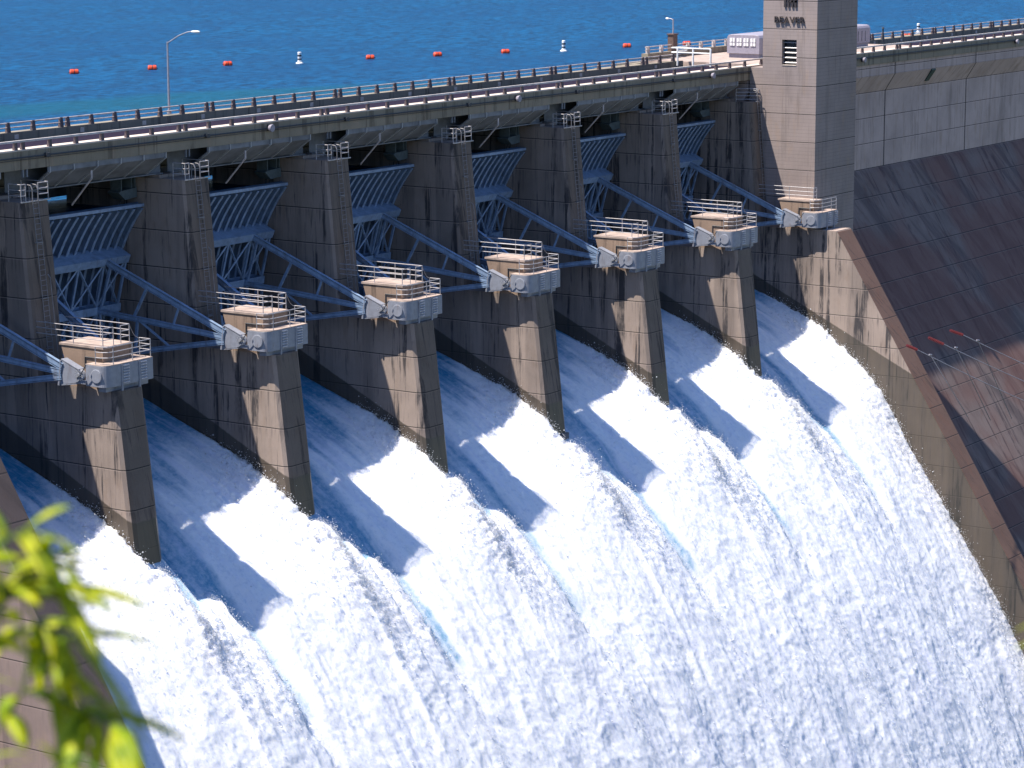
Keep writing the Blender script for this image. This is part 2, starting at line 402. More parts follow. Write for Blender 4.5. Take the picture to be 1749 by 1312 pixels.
    for sx in (0, .46):
        hoop = [(lx + sx, yn + .55, zt), (lx + sx, yn + .55, zt + .85), (lx + sx, yn + .35, zt + 1.0), (lx + sx, yn - .05, zt + .95), (lx + sx, yn - .17, zt + .7), (lx + sx, yn - .17, zt)]
        m.path(hoop, .032, 6)
        m.tube((lx + sx, yn - .17, zt), (lx + sx, col_nose(-1.5) - .15, -1.5), .02, 6)
    for k in range(34):
        z = zt - .1 - k * .305; y = col_nose(z) - .14; m.tube((lx, y, z), (lx + .46, y, z), .016, 5)
    for z in (6.5, 3.2, .2): m.box(lx - .03, lx + .49, col_nose(z) - .16, col_nose(z) + .02, z, z + .05)
    # second rail: fall-arrest pipe beside the ladder on the lower half
    m.path([(lx + .66, col_nose(4.6) - .1, 4.6), (lx + .66, col_nose(4.6) - .3, 4.4), (lx + .66, col_nose(-1) - .3, -1.0)], .025, 5)
    m.build('ladder', MAT['ladder'], t)
    return t
MAT['curb2'] = plain('cap_concrete', (.36, .28, .24), .85, 0, .3, 1.5)
pier0 = make_pier(True); index_children()
extra = ['streaked concrete spillway pier at the far left, next to the left training wall', 'concrete spillway pier second from the left, with orange rust stain in its sunlit patch', 'concrete spillway pier third from the left, black drip marks on its flank', 'concrete spillway pier fourth from the left, with a small gauge plate on its nose', 'concrete spillway pier fifth from the left, dark streaks on its shaded flank', 'concrete spillway pier sixth from the left, standing closest to the tall tower']
for i in range(6):
    o = pier0 if i == 0 else copy_tree(pier0)
    o.location = (PC[i], 0, 0)
    tag(o, extra[i], 'pier', 'freestanding piers between the spillway gates')
pier7 = make_pier(False); pier7.name = 'spillway_pier_half'; pier7.name = 'abutment_pier'; pier7.location = (PC[6], 0, 0)
tag(pier7, 'narrow half pier with bolted anchor girder built against the foot of the tower', 'pier')
gp = MB(); gp.box(.20, 1.0, pier_nose(-12.4) - .16, pier_nose(-12.4) + .1, -13.1, -11.7)
o = gp.build('gauge_plate', plain('plate_blue', (.035, .055, .10), .4)); o.location = (PC[3], 0, 0)
tag(o, 'small dark blue rectangular plate fixed low on the nose of the fourth pier', 'plate')

# ------------------------------------------------------------------ tainter gates
PIN = (2.10, -.70); RG = 12.05; W2 = 6.06
def arcp(r, deg): a = math.radians(deg); return (PIN[0] + r * math.cos(a), PIN[1] + r * math.sin(a))
def make_gate():
    t = empty('tainter_gate')
    A0, A1 = -11.5, 41.8; n = 22
    m = MB()
    prof = [arcp(RG, A0 + (A1 - A0) * k / n) for k in range(n + 1)] + [arcp(RG + .04, A1 - (A1 - A0) * k / n) for k in range(n + 1)]
    b = len(m.v)
    for xx in (-W2, W2):
        for q in prof: m.v.append((xx, q[0], q[1]))
    L = len(prof)
    for k in range(L): m.f.append((b + k, b + (k + 1) % L, b + L + (k + 1) % L, b + L + k))
    for k in range(n):
        m.f.append((k, k + 1, L - 2 - k, L - 1 - k)); m.f.append((L + k, L + k + 1, 2 * L - 2 - k, 2 * L - 1 - k))
    m.build('skin_plate', MAT['gate'], t)
    xs = [-W2 + .12 + (2 * W2 - .24) * k / 16 for k in range(17)]
    rib0 = MB()
    for k in range(n):
        a, c = A0 + (A1 - A0) * k / n, A0 + (A1 - A0) * (k + 1) / n
        for (r1, r2, hw) in ((RG - .02, RG - .52, .012), (RG - .50, RG - .56, .11)):
            p1, p2, p3, p4 = arcp(r1, a), arcp(r2, a), arcp(r2, c), arcp(r1, c)
            rib0.quad_solid([(-hw, *p1), (hw, *p1), (hw, *p2), (-hw, *p2), (-hw, *p4), (hw, *p4), (hw, *p3), (-hw, *p3)])
    r0 = rib0.build('rib', MAT['steel'], t); r0.location = (xs[0], 0, 0)
    for xx in xs[1:]:
        c = r0.copy(); COL.objects.link(c); c.parent = t; c.location = (xx, 0, 0)
    # top edge beam
    m = MB(); p = arcp(RG - .25, 41.8); m.box(-W2, W2, p[0] - .30, p[0] + .30, p[1] - .06, p[1] + .14); m.build('top_beam', MAT['steel'], t)
    # horizontal girders
    for dg in (24.6, 6.4, -9.5):
        m = MB(); a = math.radians(dg); rad = Vector((0, math.cos(a), math.sin(a))); tan = Vector((0, -math.sin(a), math.cos(a)))
        o = Vector((0, *PIN)); ro, ri = RG - .57, RG - 1.5
        ex = W2 - .35
        def slab(r0_, r1_, t0, t1, hx):
            cs = []
            for xx in (-hx, hx):
                for (r, tt) in ((r0_, t0), (r1_, t0), (r1_, t1), (r0_, t1)): q = o + rad * r + tan * tt; cs.append((xx, q.y, q.z))
            m.quad_solid(cs)
        slab(ri + .04, ro - .03, -.02, .02, ex)
        slab(ri - .03, ri + .03, -.26, .26, ex); slab(ro - .04, ro, -.22, .22, ex)
        for q in [-ex + .1 + k * (2 * ex - .2) / 8 for k in range(9)]:
            cs = []
            for xx in (q - .01, q + .01):
                for (r, tt) in ((ri + .05, -.22), (ro - .05, -.22), (ro - .05, .22), (ri + .05, .22)): z = o + rad * r + tan * tt; cs.append((xx, z.y, z.z))
            m.quad_solid(cs)
        if dg > 20:
            slab(ri - .02, ro + .30, .265, .29, ex)
        m.build('horizontal_girder', MAT['steel'], t)
    # lattice between the girders
    m = MB()
    for (d1, d2) in ((24.6, 6.4), (6.4, -9.5)):
        q1, q2 = arcp(RG - 1.35, d1 - 1.2), arcp(RG - 1.35, d2 + 1.2)
        m.bar((-1.2, *q1), (1.2, *q2), .12, .10); m.bar((1.2, *q1), (-1.2, *q2), .12, .10)
        for sx in (-1, 1):
            for (xa, xb) in ((5.5, 3.55), (3.55, 1.2)):
                m.bar((sx * xa, *q1), (sx * xb, *q2), .12, .10); m.bar((sx * xb, *q1), (sx * xa, *q2), .12, .10)
            for xx in (5.6, 3.55, 1.2): m.bar((sx * xx, *q1), (sx * xx, *q2), .16, .14)
    m.build('lattice', MAT['steel'], t)
    for sx in (-1, 1):
        hx = sx * (W2 - .72)                 # at the hub
        gxx = sx * (W2 - 2.45)               # at the girder
        for dg, ww in ((24.6, .40), (6.4, .30), (-9.5, .30)):
            s0 = arcp(1.25, dg * .8 - .5); e0 = arcp(RG - 1.5, dg)
            f = 1.25 / (RG - 1.5)
            m = MB(); p, q = Vector((hx + (gxx - hx) * f, *s0)), Vector((gxx, *e0))
            m.bar(p, q, .05, ww)
            d = (q - p).normalized(); side = Vector((1, 0, 0)); up = d.cross(side).normalized()
            for s_ in (-1, 1):
                off = up * s_ * ww / 2; m.bar(p + off, q + off, .24, .04)
            for s_ in (-.10, .10): m.bar(p + side * s_, q + side * s_, .03, ww * .55)
            m.build('strut_arm', MAT['steel'], t)
        def on(dg, r): f = r / (RG - 1.5); q = arcp(r, dg); return (hx + (gxx - hx) * f, *q)
        m = MB()
        m.bar(on(24.6, 7.3), on(6.4, 7.9), .16, .16); m.bar(on(6.4, 5.0), on(24.6, 4.8), .12, .12); m.bar(on(6.4, 7.6), on(-9.5, 7.9), .16, .16)
        m.bar(on(6.4, 7.6), on(-9.5, 5.2), .12, .12); m.bar(on(24.6, 10.2), on(6.4, 10.4), .14, .14); m.bar(on(6.4, 10.4), on(-9.5, 10.4), .14, .14)
        m.build('arm_brace', MAT['steel'], t)
        # hub gusset
        m = MB(); ga = [(PIN[0] - .10, PIN[1] - .30), (PIN[0] - .16, PIN[1] + .16), (PIN[0] + .1, PIN[1] + .34), (PIN[0] + 1.28, PIN[1] + .86), (PIN[0] + 1.95, PIN[1] + .55), (PIN[0] + 1.9, PIN[1] - .6), (PIN[0] + 1.30, PIN[1] - .62), (PIN[0] + .2, PIN[1] - .46)]
        ga = [(PIN[0] - .10, PIN[1] - .30), (PIN[0] - .16, PIN[1] + .16), (PIN[0] + .1, PIN[1] + .36), (PIN[0] + 1.22, PIN[1] + .78), (PIN[0] + 1.42, PIN[1] - .66), (PIN[0] + .2, PIN[1] - .46)]
        m.prism(ga, hx - .24, hx + .24)
        m.prism([(PIN[0] + 1.20, PIN[1] + .80), (PIN[0] + 1.30, PIN[1] + .80), (PIN[0] + 1.50, PIN[1] - .70), (PIN[0] + 1.38, PIN[1] - .70)], hx - .34, hx + .34)
        m.bar((hx, PIN[0] - .1, PIN[1] + .36), (hx, PIN[0] + 1.25, PIN[1] + .86), .5, .05)
        m.bar((hx, PIN[0] + .1, PIN[1] - .50), (hx, PIN[0] + 1.42, PIN[1] - .70), .5, .05)
        m.build('arm_gusset', MAT['box'], t)
    return t
gate0 = make_gate(); index_children()
gl = ['blue spillway gate left of the first pier, only strut arms showing at left edge', 'blue ribbed spillway gate with strut arms between the first and second piers from the left', 'blue ribbed spillway gate with strut arms between the second and third piers', 'blue ribbed spillway gate with strut arms between the third and fourth piers', 'blue ribbed spillway gate with strut arms between the fourth and fifth piers', 'blue ribbed spillway gate with strut arms between the fifth and sixth piers', 'blue ribbed spillway gate with strut arms in the last bay beside the tower']
for i in range(7):
    o = gate0 if i == 0 else copy_tree(gate0); o.location = (-9.335 + 14.63 * i, 0, 0)
    tag(o, gl[i], 'spillway gate', 'curved gates across the spillway bays')

# ------------------------------------------------------------------ bridge
BX0, BX1 = -75.0, 86.0
br = empty('road_bridge', (0, 8, 10), label='long concrete and steel road bridge crossing over all the spillway piers', cat='bridge')
def bb(m, name, mat, parent=br, **k):
    o = m.build(name, MAT[mat] if isinstance(mat, str) else mat, None, off=(0, 8, 10) if parent == br else (0, 0, 0), **k)
    o.parent = parent
    return o
def deck_parts(x0, x1, root, off, with_far=True, far_y=18.3, x0far=None, x1far=None):
    def B(m, name, mat, parent=None, o2=None):
        o = m.build(name, MAT[mat], None, off=off); o.parent = parent or root; return o
    m = MB(); m.prism([(8.1, 10.77), (8.55, 10.77), (8.55, 11.3), (9.1, 11.3), (9.1, 11.88), (8.1, 11.88)], x0, x1)
    F = B(m, 'fascia_beam', 'deck')
    m = MB(); m.prism([(8.1, 11.88), (9.1, 11.88), (9.1, 11.95), (8.1, 11.95)], x0, x1); B(m, 'curb_walk', 'curb')
    m = MB()
    k = math.ceil((x0 - 0) / .9)
    while k * .9 < x1 - .1:
        q = k * .9; m.box(q - .035, q + .035, 8.05, 8.11, 10.80, 11.36); k += 1
    o = m.build('fascia_rib', MAT['deck'], None, off=(0, 0, 0)); o.parent = F; 
    m = MB(); m.tube((x0, 8.0, 11.50), (x1, 8.0, 11.50), .045, 8); m.tube((x0, 8.02, 11.37), (x1, 8.02, 11.37), .02, 5)
    cp = B(m, 'conduit_pipe', 'dark')
    m = MB(); m.prism([(9.1, 11.0), (far_y, 11.0), (far_y, 11.22), (9.1, 11.50)], x0, x1); B(m, 'roadway', 'asphalt')
    m = MB(); a, b = x0far if x0far is not None else x0, x1far if x1far is not None else x1
    m.prism([(far_y, 10.8), (far_y + .9, 10.8), (far_y + .9, 11.74), (far_y, 11.74)], a, b); B(m, 'upstream_parapet', 'deck')
    m = MB(); m.box(-.18, .18, far_y - .05, far_y - .002, 11.30, 11.60); k = math.ceil((max(a, -25) - 7.9) / 6.1); first = None
    while k * 6.1 + 7.9 < min(b, 170):
        if first is None: first = B(m, 'marker_block', 'curb'); first.location = (k * 6.1 + 7.9, 0, 0)
        else: c_ = first.copy(); COL.objects.link(c_); c_.parent = root; c_.location = (k * 6.1 + 7.9, 0, 0)
        k += 1
    # rails
    m = MB(); m.box(x0, x1, 8.22, 8.40, 12.38, 12.50); NR = B(m, 'roadside_rail', 'nearrail')
    m = MB(); m.tube((a, far_y + .25, 12.33), (b, far_y + .25, 12.33), .05, 8); m.tube((a, far_y + .25, 12.04), (b, far_y + .25, 12.04), .04, 8); FR = B(m, 'upstream_rail', 'curbrail')
    post = MB(); post.prism([(8.19, 11.95), (8.47, 11.95), (8.38, 12.40), (8.24, 12.40)], -.10, .10)
    post2 = MB(); post2.prism([(far_y + .08, 11.74), (far_y + .42, 11.74), (far_y + .33, 12.38), (far_y + .18, 12.38)], -.11, .11)
    return F, NR, FR, post, post2, off, a, b
MAT['curbrail'] = plain('weathered_rail', (.48, .42, .40), .6, 0, .35, 2)
MAT['nearrail'] = plain('pale_rail', (.50, .46, .45), .6, 0, .3, 2)
OFF = (0, 8, 10)
F, NR, FR, post, post2, _, a_, b_ = deck_parts(BX0, BX1, br, OFF, x1far=92.0)
def post_positions(x0, x1):
    xs = []
    k = math.floor((x0 + 2.02) / 14.63) - 1
    while True:
        c = -2.02 + 14.63 * k
        if c > x1 + 1: break
        xs.append(c - .31)
        for j in range(7): xs.append(c + .31 + j * (14.01 - .31 - .0) / 6 if j < 6 else None)
        k += 1
    xs = sorted(q for q in xs if q is not None and x0 + .1 < q < x1 - .1)
    return xs
def place_posts(mb, rail, off, xs, name):
    first = None
    for q in xs:
        if first is None:
            first = mb.build(name, MAT['postc'], None, off=off); first.parent = rail; first.location = (q, 0, 0)
        else:
            c = first.copy(); COL.objects.link(c); c.parent = rail; c.location = (q, 0, 0)
MAT['postc'] = plain('rail_post', (.10, .075, .08), .8)
place_posts(post, NR, OFF, post_positions(-30, 85.8), 'rail_post')
place_posts(post2, FR, OFF, post_positions(-22, 91.8), 'rail_post')
# girders and sloped web with ribs, per span
for k in range(-3, 7):
    c = -2.02 + 14.63 * k
    xa, xb = max(c + .35, BX0), c + 14.28
    if k == 6: break
    m = MB()
    for yy in (9.98, 12.6, 15.4, 18.2):
        m.box(xa, xb, yy - .02, yy + .02, 9.25, 10.98); m.box(xa, xb, yy - .25, yy + .25, 9.18, 9.25)
        m.box(xa + 1.0, xa + 1.4, yy - .3, yy + .3, 8.98, 9.18)
    bb(m, 'girder', 'girder')
    xs0, xs1 = c + 2.2, c + 12.9
    m = MB(); m.prism([(8.16, 10.77), (8.20, 10.77), (8.20, 10.46), (9.97, 9.27), (9.94, 9.24), (8.16, 10.44)], xs0, xs1)
    W = bb(m, 'haunch_plate', 'girder')
    rib = MB(); rib.bar((0, 8.12, 10.76), (0, 8.12, 10.40), .06, .10, up=(0, 1, 0)); rib.bar((0, 8.12, 10.43), (0, 9.95, 9.19), .06, .10)
    first = None
    for j in range(6):
        q = c + 2.33 + j * 2.09
        if first is None:
            first = rib.build('haunch_rib', MAT['ribm'], None, off=OFF); first.parent = W; first.location = (q, 0, 0)
        else:
            cc = first.copy(); COL.objects.link(cc); cc.parent = W; cc.location = (q, 0, 0)
    m = MB()
    for q in (c + .1, c + .42): m.box(q - .05, q + .05, 8.12, 8.24, 10.30, 10.78)
    bb(m, 'end_bracket', 'girder')
    q = c + 5.84
    m = MB(); m.path([(q, 8.03, 10.25), (q, 8.03, 9.73), (q, 9.75, 8.0)], .06, 8); bb(m, 'drain_pipe', 'curbrail')
    m = MB(); m.box(c + 1.86, c + 2.18, 7.86, 8.08, 11.40, 11.64); bb(m, 'junction_box', 'dark')
m = MB(); m.box(BX0, BX1, 18.85, 19.1, 7.15, 10.79); bb(m, 'added_lake_screen', 'girder')  # added beam that hides the bright lake and shades the gap under the deck
# shadowed deck soffit slab
m = MB(); m.box(BX0, BX1, 8.6, 19.1, 10.8, 10.99); bb(m, 'deck_slab', 'deck')
# fascia floodlights (one every second span)
fl = None
for k, q in enumerate((-8.4, 20.9, 50.1, 79.2, 107.0, 141.4)):
    if k == 0: continue
    if fl is None:
        fl = empty('floodlight')
        m = MB(); m.lathe([(.05, 0), (.20, -.05), (.26, -.25), (.24, -.30)], (0, 7.98, -.02), 12, 'y'); m.build('lamp_housing', MAT['shed'], fl)
        m = MB(); m.box(-.05, .05, 7.96, 8.12, -.2, .2); m.build('bracket', MAT['dark'], fl)
        index_children(); o = fl
    else: o = copy_tree(fl)
    o.location = (q, 0, 11.56 if q < 100 else 11.36)
    tag(o, 'round grey floodlight on the deck edge, ' + ['', 'above the bay between the second and third piers', 'above the bay between the fourth and fifth piers', 'above the last bay before the tower', 'just right of the tower', 'near the right edge of the picture'][k], 'floodlight', 'round floodlights along the deck edge')

# gate hoists under the deck at the right end of each bay
hz = None
for i in range(1, 7):
    if hz is None:
        hz = empty('gate_hoist')
        m = MB(); m.prism([(-.75, 8.05), (-.95, 7.95), (-.35, 7.45), (.75, 7.55), (.75, 8.15)], -.5, .5, 'y'); m.build('drum_housing', MAT['hoist'], hz)
        m = MB(); m.box(-.68, -.60, -.45, .45, 8.05, 9.0); m.box(.30, .38, -.45, .45, 8.05, 9.15); m.box(.62, .70, -.45, .45, 8.05, 9.15); m.box(-.7, .72, -.47, .47, 8.85, 8.93); m.build('hoist_frame', MAT['hoist'], hz)
        m = MB(); m.tube((-.2, 0, 7.5), (-.2, .9, 4.6), .03, 5); m.tube((.2, 0, 7.5), (.2, .9, 4.6), .03, 5); m.build('hoist_cable', MAT['dark'], hz)
        index_children(); o = hz
    else: o = copy_tree(hz)
    o.location = (PC[i] - 2.1, 11.6, .15)
    tag(o, 'grey gate hoist in the shade under the bridge, left of the %s' % (ORD[i] + ' pier' if i < 6 else 'tower'), 'hoist', 'gate hoists under the bridge')

# ------------------------------------------------------------------ non-overflow dam right of the tower
dam = empty('dam_wall', (86, 8, 0), label='high concrete dam wall with sloping stained face running right from the tower', cat='dam')
DOFF = (86, 8, 0)
SL = .60
def slope_y(z): return 7.85 + SL * (z + 1.54)
m = MB()
m.prism([(8.28, 10.76), (8.28, 9.72), (8.24, 9.70), (9.27, 8.04), (9.27, .90), (24.0, .90), (24.0, 10.76)], 86.0, 260)
m.box(86.0, 93.4, 6.872, 9.27, -4, 8.0)
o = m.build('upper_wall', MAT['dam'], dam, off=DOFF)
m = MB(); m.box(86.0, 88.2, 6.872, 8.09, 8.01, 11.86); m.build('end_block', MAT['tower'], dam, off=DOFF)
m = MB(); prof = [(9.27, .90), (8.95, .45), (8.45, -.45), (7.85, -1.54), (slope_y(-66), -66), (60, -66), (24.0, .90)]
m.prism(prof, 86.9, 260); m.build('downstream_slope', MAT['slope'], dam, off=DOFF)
m = MB(); m.prism([(8.13, 8.10), (8.16, 8.10), (8.9, 8.60), (8.9, 8.64), (8.0, 9.6)], 122.2, 123.2)
m = MB()  # solid dark plate on the haunch, painted in for the shade of an opening
for (xa, xb) in ((122.3, 123.15),):
    m.quad_solid([(xa, 8.20, 9.55 - .03), (xb, 8.20, 9.55 - .03), (xb, 8.95, 8.42), (xa, 8.95, 8.42), (xa, 8.28, 9.68), (xb, 8.28, 9.68), (xb, 9.0, 8.5), (xa, 9.0, 8.5)])
m.build('slot_shade_plate', plain('slot_shade', (.02, .05, .045), .6), dam, off=DOFF)
m = MB(); m.prism([(8.6, 10.765), (24, 10.765), (24, 11.2), (8.6, 11.2)], 86.0, 260); m.build('crest_slab', MAT['deck'], dam, off=DOFF)
F2, NR2, FR2, postb, post2b, _, a2, b2 = deck_parts(86.003, 260.0, dam, DOFF, x0far=126.0)
place_posts(postb, NR2, (86, 8, 0), [q for q in post_positions(87.5, 165)], 'rail_post')
place_posts(post2b, FR2, (86, 8, 0), post_positions(126.2, 170), 'rail_post')
# intake platform behind the tower
pf = empty('intake_platform', (95, 20, 11), label='wide pale concrete platform on the lake side behind the tower', cat='platform')
m = MB(); m.box(93.0, 126.0, 9.15, 22.6, 11.21, 11.60); m.build('platform_slab', MAT['curb3'] if 'curb3' in MAT else MAT['curb2'], pf, off=(95, 20, 11))
m = MB(); m.box(93.0, 126.0, 19.2, 26, -5, 11.2); m.build('platform_wall', MAT['deck'], pf, off=(95, 20, 11))
m = MB(); m.box(93.0, 126.0, 22.6, 23.3, 11.25, 12.15); m.build('platform_parapet', MAT['deck'], pf, off=(95, 20, 11))
m = MB(); m.tube((93, 22.9, 12.75), (126, 22.9, 12.75), .05, 6); m.tube((93, 22.9, 12.45), (126, 22.9, 12.45), .04, 6)
for k in range(14): m.box(93.3 + k * 2.4, 93.55 + k * 2.4, 22.75, 23.05, 12.15, 12.8)
m.build('platform_railing', MAT['curbrail'], pf, off=(95, 20, 11))
wr = MB(); railing(wr, [(90.5, 14.6, 11.56), (90.5, 18.6, 11.56), (93.1, 18.6, 11.56)], [], h=(1.0, 1.4), r=.07)
for q in ((90.5, 14.6), (90.5, 16.4), (90.5, 18.0)): wr.tube((q[0], q[1], 11.4), (q[0], q[1], 12.95), .09, 8)
tag(wr.build('guard_rail', MAT['white']), 'white painted pipe guard rail across the deck left of the grey shed', 'railing')
wr = MB(); railing(wr, [(122.8, 19.5, 11.56), (126.1, 19.5, 11.56)], [(122.8, 19.5, 11.6), (124.4, 19.5, 11.6), (126.1, 19.5, 11.6)], h=(.7, 1.35), r=.06)
tag(wr.build('guard_rail', MAT['white']), 'white painted pipe guard rail on the deck right of the tower', 'railing')
bp = MB(); bp.box(-.38, .38, -.3, .3, 0, 1.55); bp.box(-.46, .46, -.38, .38, 1.55, 1.65)
o = bp.build('gate_post', MAT['post']); o.location = (98.0, 23.0, 12.1); tag(o, 'square rusty brown post on the lakeside parapet left of the grey shed', 'post')
sp = MB(); sp.tube((0, 0, 0), (0, 0, 1.35), .10, 8, .08); sp.tube((0, 0, 1.35), (0, 0, 1.5), .16, 8, .10)
o = sp.build('bollard', MAT['dark']); o.location = (131.2, 18.0, 11.5); tag(o, 'black post standing by the far rail right of the tower', 'post')
# shed
sh = empty('equipment_shed', (100, 16, 11.6), label='long low grey metal shed with white window panes standing behind the tower', cat='shed')
SO = (100, 16, 11.6)
m = MB(); m.prism([(14.8, 12.0), (14.8, 13.45), (14.95, 13.68), (15.2, 13.75), (17.8, 13.75), (18.05, 13.68), (18.2, 13.45), (18.2, 12.0)], 99.7, 122.0); m.build('shed_body', MAT['shed'], sh, off=SO, bevel=.03)
m = MB(); m.box(99.85, 121.85, 14.95, 18.05, 11.6, 12.0); m.build('shed_skirt', MAT['shed'], sh, off=SO)
for k in range(4):
    y = 17.62 - k * .72; m = MB(); m.box(99.64, 99.70, y - .25, y + .25, 12.72, 13.42); w_ = m.build('window_pane', MAT['white'], sh, off=SO)
    m = MB(); m.box(99.62, 99.64, y - .03, y + .03, 12.72, 13.42); m.box(99.62, 99.64, y - .25, y + .25, 13.04, 13.08); w2 = m.build('glazing_bar', MAT['shed'], None, off=(0, 0, 0)); w2.parent = w_; w2.location = (-100, -16, -11.6)
m = MB()
for k in range(28): m.box(100.4 + k * .76, 100.45 + k * .76, 14.76, 14.80, 12.2, 13.2)
m.build('side_panel', MAT['girder'], sh, off=SO)
# ------------------------------------------------------------------ tower
tw = empty('elevator_tower', (86, 1.7, -12), label='tall square concrete tower with louvred window and wall lettering', cat='tower')
TO = (86, 1.7, -12)
m = MB()
wy0, wy1, wz0, wz1 = 3.62, 5.02, 12.12, 14.30
x0, x1, y0, y1 = 86.0, 93.4, 1.70, 6.87
# left wall with a real window opening, the rest solid behind it
m.box(86.55, x1, y0, y1, -13, 30)
m.box(x0, 86.55, y0, wy0, -13, 30); m.box(x0, 86.55, wy1, y1, -13, 30)
m.box(x0, 86.55, wy0, wy1, -13, wz0); m.box(x0, 86.55, wy0, wy1, wz1, 30)
# remove doubled internal faces is not needed: they are hidden
m.build('tower_body', MAT['tower'], tw, off=TO)
m = MB(); m.box(86.45, 86.548, wy0 + .002, wy1 - .002, wz0 + .002, wz1 - .002); wn = m.build('window_glass', MAT['glass'], tw, off=TO)
for k in range(5):
    z = wz0 + .22 + k * .42
    m = MB(); m.quad_solid([(86.20, wy0 + .01, z), (86.26, wy0 + .01, z + .07), (86.26, wy1 - .01, z + .07), (86.20, wy1 - .01, z), (86.42, wy0 + .01, z - .02), (86.44, wy0 + .01, z + .03), (86.44, wy1 - .01, z + .03), (86.42, wy1 - .01, z - .02)])
    m.build('louvre', MAT['rail'], tw, off=TO)
m = MB(); m.box(85.96, 86.3, wy0 - .0, wy1 + .0, wz0 + .002, wz0 + .06); m.build('window_sill', MAT['curb'], tw, off=TO)
def text_obj(s, size, name, parent, loc, mat):
    cu = bpy.data.curves.new(name, 'FONT'); cu.body = s; cu.size = size; cu.extrude = .06; cu.space_character = 1.12; cu.offset = .0; cu.align_x = 'CENTER'
    o = bpy.data.objects.new(name, cu); COL.objects.link(o)
    dg = bpy.context.evaluated_depsgraph_get(); me = bpy.data.meshes.new_from_object(o.evaluated_get(dg))
    bpy.data.objects.remove(o); me.name = name; me.materials.clear(); me.materials.append(mat)
    o = bpy.data.objects.new(name, me); COL.objects.link(o); o.parent = parent
    # faces -X, reads left (upstream, +Y) to right (-Y)
    o.matrix_local = Matrix.Translation(Vector(loc)) @ Matrix(((0, 0, -1, 0), (-1, 0, 0, 0), (0, 1, 0, 0), (0, 0, 0, 1)))
    return o
MAT['letter'] = plain('letter_bronze', (.05, .04, .04), .5, .2)
text_obj('BEAVER', .78, 'lettering', tw, (85.9 - 86, 4.31 - 1.7, 15.72 + 12), MAT['letter'])
m = MB()
for y in (4.75, 4.42, 4.05, 3.74): m.box(85.88, 85.999, y - .09, y + .09, 17.05, 18.3)
m.box(85.88, 85.999, 3.65, 4.4, 17.45, 17.62)
m.build('emblem', MAT['letter'], tw, off=TO)

# ------------------------------------------------------------------ training walls
def wall_y(z): return -.32 + .627 * z
def training_wall(name, x0, x1, label, back):
    t = empty(name, (x0, 0, -1.6), label=label, cat='wall'); o = (x0, 0, -1.6)
    m = MB(); m.prism([(back, -1.55), (wall_y(-1.55), -1.55), (wall_y(-66) , -66), (back, -66)], x0, x1 - .01); m.build('wall_body', MAT['pier'] if x0 > 0 else MAT['lwall'], t, off=o)
    m = MB(); e = .03
    m.prism([(wall_y(-1.6), -1.6 + e), (wall_y(-1.6) - e, -1.6 ), (wall_y(-66) - e, -66), (wall_y(-66) + .3, -66), (wall_y(-1.6) + .3, -1.6)], x0 + .05, x1)
    m.build('wall_coping', MAT['strip'] if x0 > 0 else MAT['lstrip'], t, off=o)
    return t
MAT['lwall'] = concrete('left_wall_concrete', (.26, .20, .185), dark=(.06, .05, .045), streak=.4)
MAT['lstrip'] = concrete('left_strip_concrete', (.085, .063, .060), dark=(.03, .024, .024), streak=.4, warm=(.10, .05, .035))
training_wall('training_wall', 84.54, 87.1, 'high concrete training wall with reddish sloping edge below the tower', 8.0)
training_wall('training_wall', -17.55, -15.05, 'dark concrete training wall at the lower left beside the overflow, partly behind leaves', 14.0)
m = MB(); m.box(84.545, 87.05, -1.25, .93, -1.545, -1.50); o = m.build('ledge_slab', MAT['curb2'])
o.parent = [q for q in bpy.data.objects if q.name == 'training_wall'][0]; o.location = (-84.54, 0, 1.6)
ldam = empty('left_dam_section', (-60, 8, 0), label='plain concrete dam section left of the spillway, out of frame', cat='dam')
m = MB(); m.prism([(8.28, 10.76), (8.28, 9.72), (9.27, 8.04), (9.27, .90), (7.85, -1.54), (slope_y(-66), -66), (19, -66), (19.0, 10.76)], -75, -17.56); m.build('dam_body', MAT['dam'], ldam, off=(-60, 8, 0))

# ------------------------------------------------------------------ street lamps
def lamp(base, h, arm, label, small=False):
    t = empty('street_lamp', base, label=label, cat='street lamp')
    m = MB(); m.tube((0, 0, 0), (0, 0, h), .085, 8, .06); m.tube((0, 0, 0), (0, 0, .25), .16, 8); m.build('pole', MAT['wire'], t)
    tip = Vector((0, 0, h)) + Vector(arm)
    m = MB(); m.path([(0, 0, h - .1), (arm[0] * .5, arm[1] * .5, h + arm[2] * .62), (arm[0] * .85, arm[1] * .85, h + arm[2] * .95), tuple(tip)], .045, 6); m.build('arm', MAT['wire'], t)
    d = Vector((arm[0], arm[1], 0)).normalized(); L = .75 if not small else .35
    m = MB(); rings = []
    for u, wd, hh in ((0, .06, .05), (.2, .13, .08), (.55, .16, .10), (.85, .12, .08), (1.0, .04, .03)):
        c = tip + d * L * u; s = Vector((-d.y, d.x, 0)); rr = []
        for k in range(8): a = k * math.pi / 4; rr.append(tuple(c + s * wd * math.cos(a) + Vector((0, 0, 1)) * hh * math.sin(a)))
        rings.append(rr)
    m.loft(rings); m.build('lamp_head', MAT['white'], t, smooth=True)
    return t
lamp((23.5, 19.0, 11.8), 4.95, (0, -2.2, .75), 'tall thin street lamp with curved arm on the bridge parapet at the left')
lamp((97.9, 22.9, 12.1), 3.0, (0, .45, .02), 'short lamp post with small white head by the platform left of the tower', small=True)

